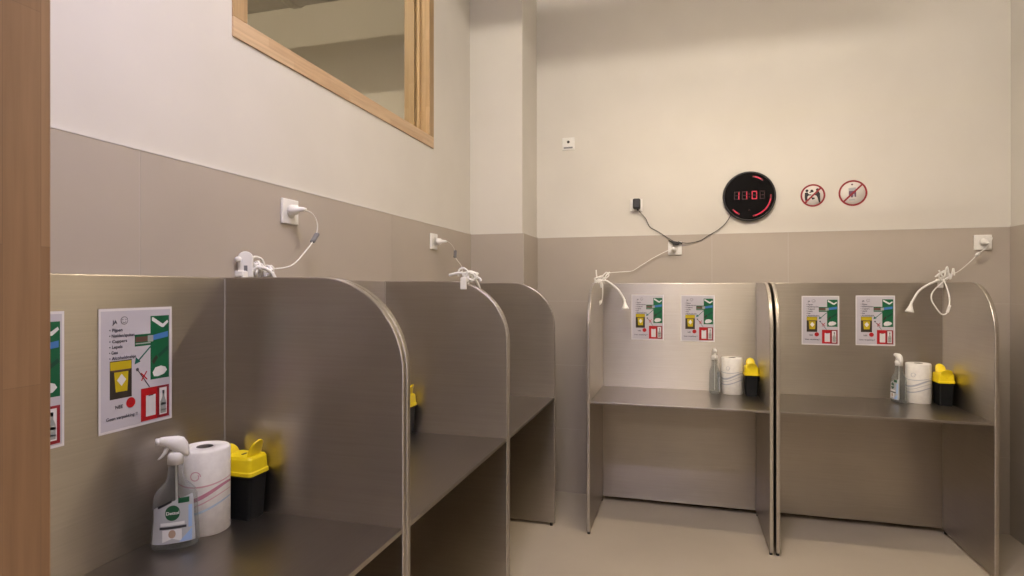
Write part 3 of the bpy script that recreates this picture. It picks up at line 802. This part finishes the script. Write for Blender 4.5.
# two figures facing each other, one handing something over
b.disc(-.033, .030, .0085, .0085, y, 's_ink', 14); b.flat([(-.045, .018), (-.030, .020), (-.022, .008), (-.008, .006), (-.008, .000), (-.024, .000), (-.030, -.006), (-.032, -.044), (-.040, -.046), (-.046, -.010)], y, 's_ink')
b.disc(-.006, .028, .0085, .0085, y, 's_ink', 14); b.flat([(-.012, -.012), (-.002, -.026), (.010, -.022), (.010, -.014), (.0, -.012)], y, 's_ink')
b.disc(.026, .034, .009, .009, y, 's_ink', 14); b.flat([(.016, .022), (.032, .026), (.040, .010), (.042, -.044), (.034, -.046), (.026, -.014), (.020, -.002), (.006, .004), (-.004, .000), (-.004, .006), (.008, .012)], y, 's_ink')
b.flat([(-.020, .022), (.004, .026), (.004, .021), (-.020, .016)], y-.0001, 's_ink')
b.build('figures', sd)
b = MB(); b.ring(0, 0, r-.0105, r, -.0011, 's_red', 48); b.line((-.045, -.045), (.046, .046), .0105, -.0015, 's_red'); b.build('prohibition_bar', sd)
st = thing('prohibition_sticker', 'larger round red sticker with crossed-out grey cup, furthest right of the clock', 'sticker', (1.000, YB, 1.975), 0, 'round prohibition stickers')
b = MB(); r = .0785
b.lathe([(0, 0), (r, 0), (r, .0008), (0, .0008)], 's_white', 40, Rq); sd = b.build('sticker_disc', st)
b = MB()
b.flat([(-.024, .030), (.016, .034), (.018, -.020), (-.018, -.022)], -.0012, 's_grey')
b.flat([(-.022, .012), (.018, .014), (.018, -.024), (.010, -.024), (.008, -.006), (.002, -.006), (.0, -.026), (-.010, -.026), (-.012, -.008), (-.018, -.022), (-.022, -.010)], -.0014, 's_violet')
b.disc(-.004, .052, .006, .005, -.0012, 's_violet', 12); b.flat([(-.022, -.036), (.012, -.034), (.010, -.044), (-.020, -.046)], -.0012, 's_grey')
b.build('cup_symbol', sd)
b = MB(); b.ring(0, 0, r-.0105, r, -.0011, 's_red', 48); b.line((-.052, -.052), (.054, .054), .0105, -.0017, 's_red'); b.build('prohibition_bar', sd)

# ------------------------------------------------------------------ ventilation ducts under the ceiling
DY, DZ, DR = 3.2, 3.325, .142
def duct(name, label, xs, xe, collars, DY=DY, DZ=DZ, DR=DR):
    d = thing(name, label, 'duct', (xs, DY, DZ))
    b = MB(); b.lathe([(0, 0), (DR, 0), (DR, xe-xs), (0, xe-xs)], 'duct', 40, R(90, 'Y')); b.build('duct_pipe', d)
    for x in collars:
        b = MB(); b.lathe([(DR-.002, -.03), (DR+.006, -.03), (DR+.011, -.016), (DR+.006, 0), (DR+.011, .016), (DR+.006, .03), (DR-.002, .03)], 'duct', 40, T((x-xs, 0, 0)) @ R(90, 'Y')); b.build('joint_collar', d)
    return d
duct('ventilation_duct', 'round grey metal duct seen through the inner window, under the ceiling', NX+.002, XL-WT-.002, (-2.36, -3.5))
duct('ventilation_duct', 'round grey metal duct under the ceiling of the booth room, above the picture', XL+.002, .72, (-.4,), 2.6, 3.545, .115)

# ------------------------------------------------------------------ luminaires
def luminaire(label, loc, L_, axis, col, strength, w=.07, hh=.05, dh=.0118, group='linear ceiling lamps'):
    root = thing('ceiling_lamp', label, 'lamp', loc, 0 if axis == 'x' else PI/2, group)
    b = MB(); b.box((-L_/2, -w/2-.004, .012), (L_/2, w/2+.004, .012+hh), 'lum_body', .004); b.build('housing', root)
    key = 'emit %s %s' % (col, strength)
    if key not in M: M[key] = plain(key, (.8, .8, .8), .5, emit=col, estr=strength)
    b = MB(); b.box((-L_/2+.01, -w/2, .0118-dh), (L_/2-.01, w/2, .0118), key); b.build('diffuser', root)
    top = (ZC if loc[1] > .3 else 2.7)-loc[2]
    for x in (-L_/2+.12, L_/2-.12):
        b = MB(); b.tube([(x, 0, .011+hh), (x, 0, top)], .003, 'black', 6); b.build('suspension_rod', root)
    return root
WARM, COOL = (1.0, .82, .60), (.62, .58, 1.0)
luminaire('linear warm lamp hung above the middle of the booth room', (.41, 2.62, 2.73), 1.1, 'x', WARM, 205, .035, .014)
luminaire('linear lamp hung high near the doorway wall of the booth room', (0.0, .62, 4.15), 1.0, 'x', (1, .90, .77), 122, .14, .05, .14)
luminaire('short cool fill lamp added inside the doorway to tint the left wall', (-.35, .62, 3.1), .5, 'x', COOL, 230)  # added fill light, gives the near left wall its lavender tint
luminaire('linear warm lamp hung in the room next door', (-2.9, 1.2, 3.9), 1.3, 'x', WARM, 330)
luminaire('linear lamp hung in the corridor', (.2, -1.2, 2.55), 1.2, 'x', (1, .88, .75), 75)

# ------------------------------------------------------------------ world, camera, view
w = bpy.data.worlds.new('world'); SC.world = w; w.use_nodes = True
w.node_tree.nodes['Background'].inputs[0].default_value = (.5, .5, .5, 1); w.node_tree.nodes['Background'].inputs[1].default_value = .05
cam = bpy.data.cameras.new('camera'); co = bpy.data.objects.new('camera', cam); COL.objects.link(co)
co.location = (0, 0, 1.4); co.rotation_euler = (PI/2, 0, .2782)
cam.sensor_width = 36; cam.lens = 36*592.2/1024; cam.clip_start = .02
SC.camera = co
SC.view_settings.view_transform = 'Standard'; SC.view_settings.look = 'None'
SC.view_settings.gamma = 1; SC.view_settings.exposure = -0.48; SC.view_settings.use_curve_mapping = False
SC.cycles.max_bounces = 10; SC.cycles.glossy_bounces = 6; SC.cycles.diffuse_bounces = 5; SC.cycles.transmission_bounces = 8
SC.cycles.caustics_reflective = True
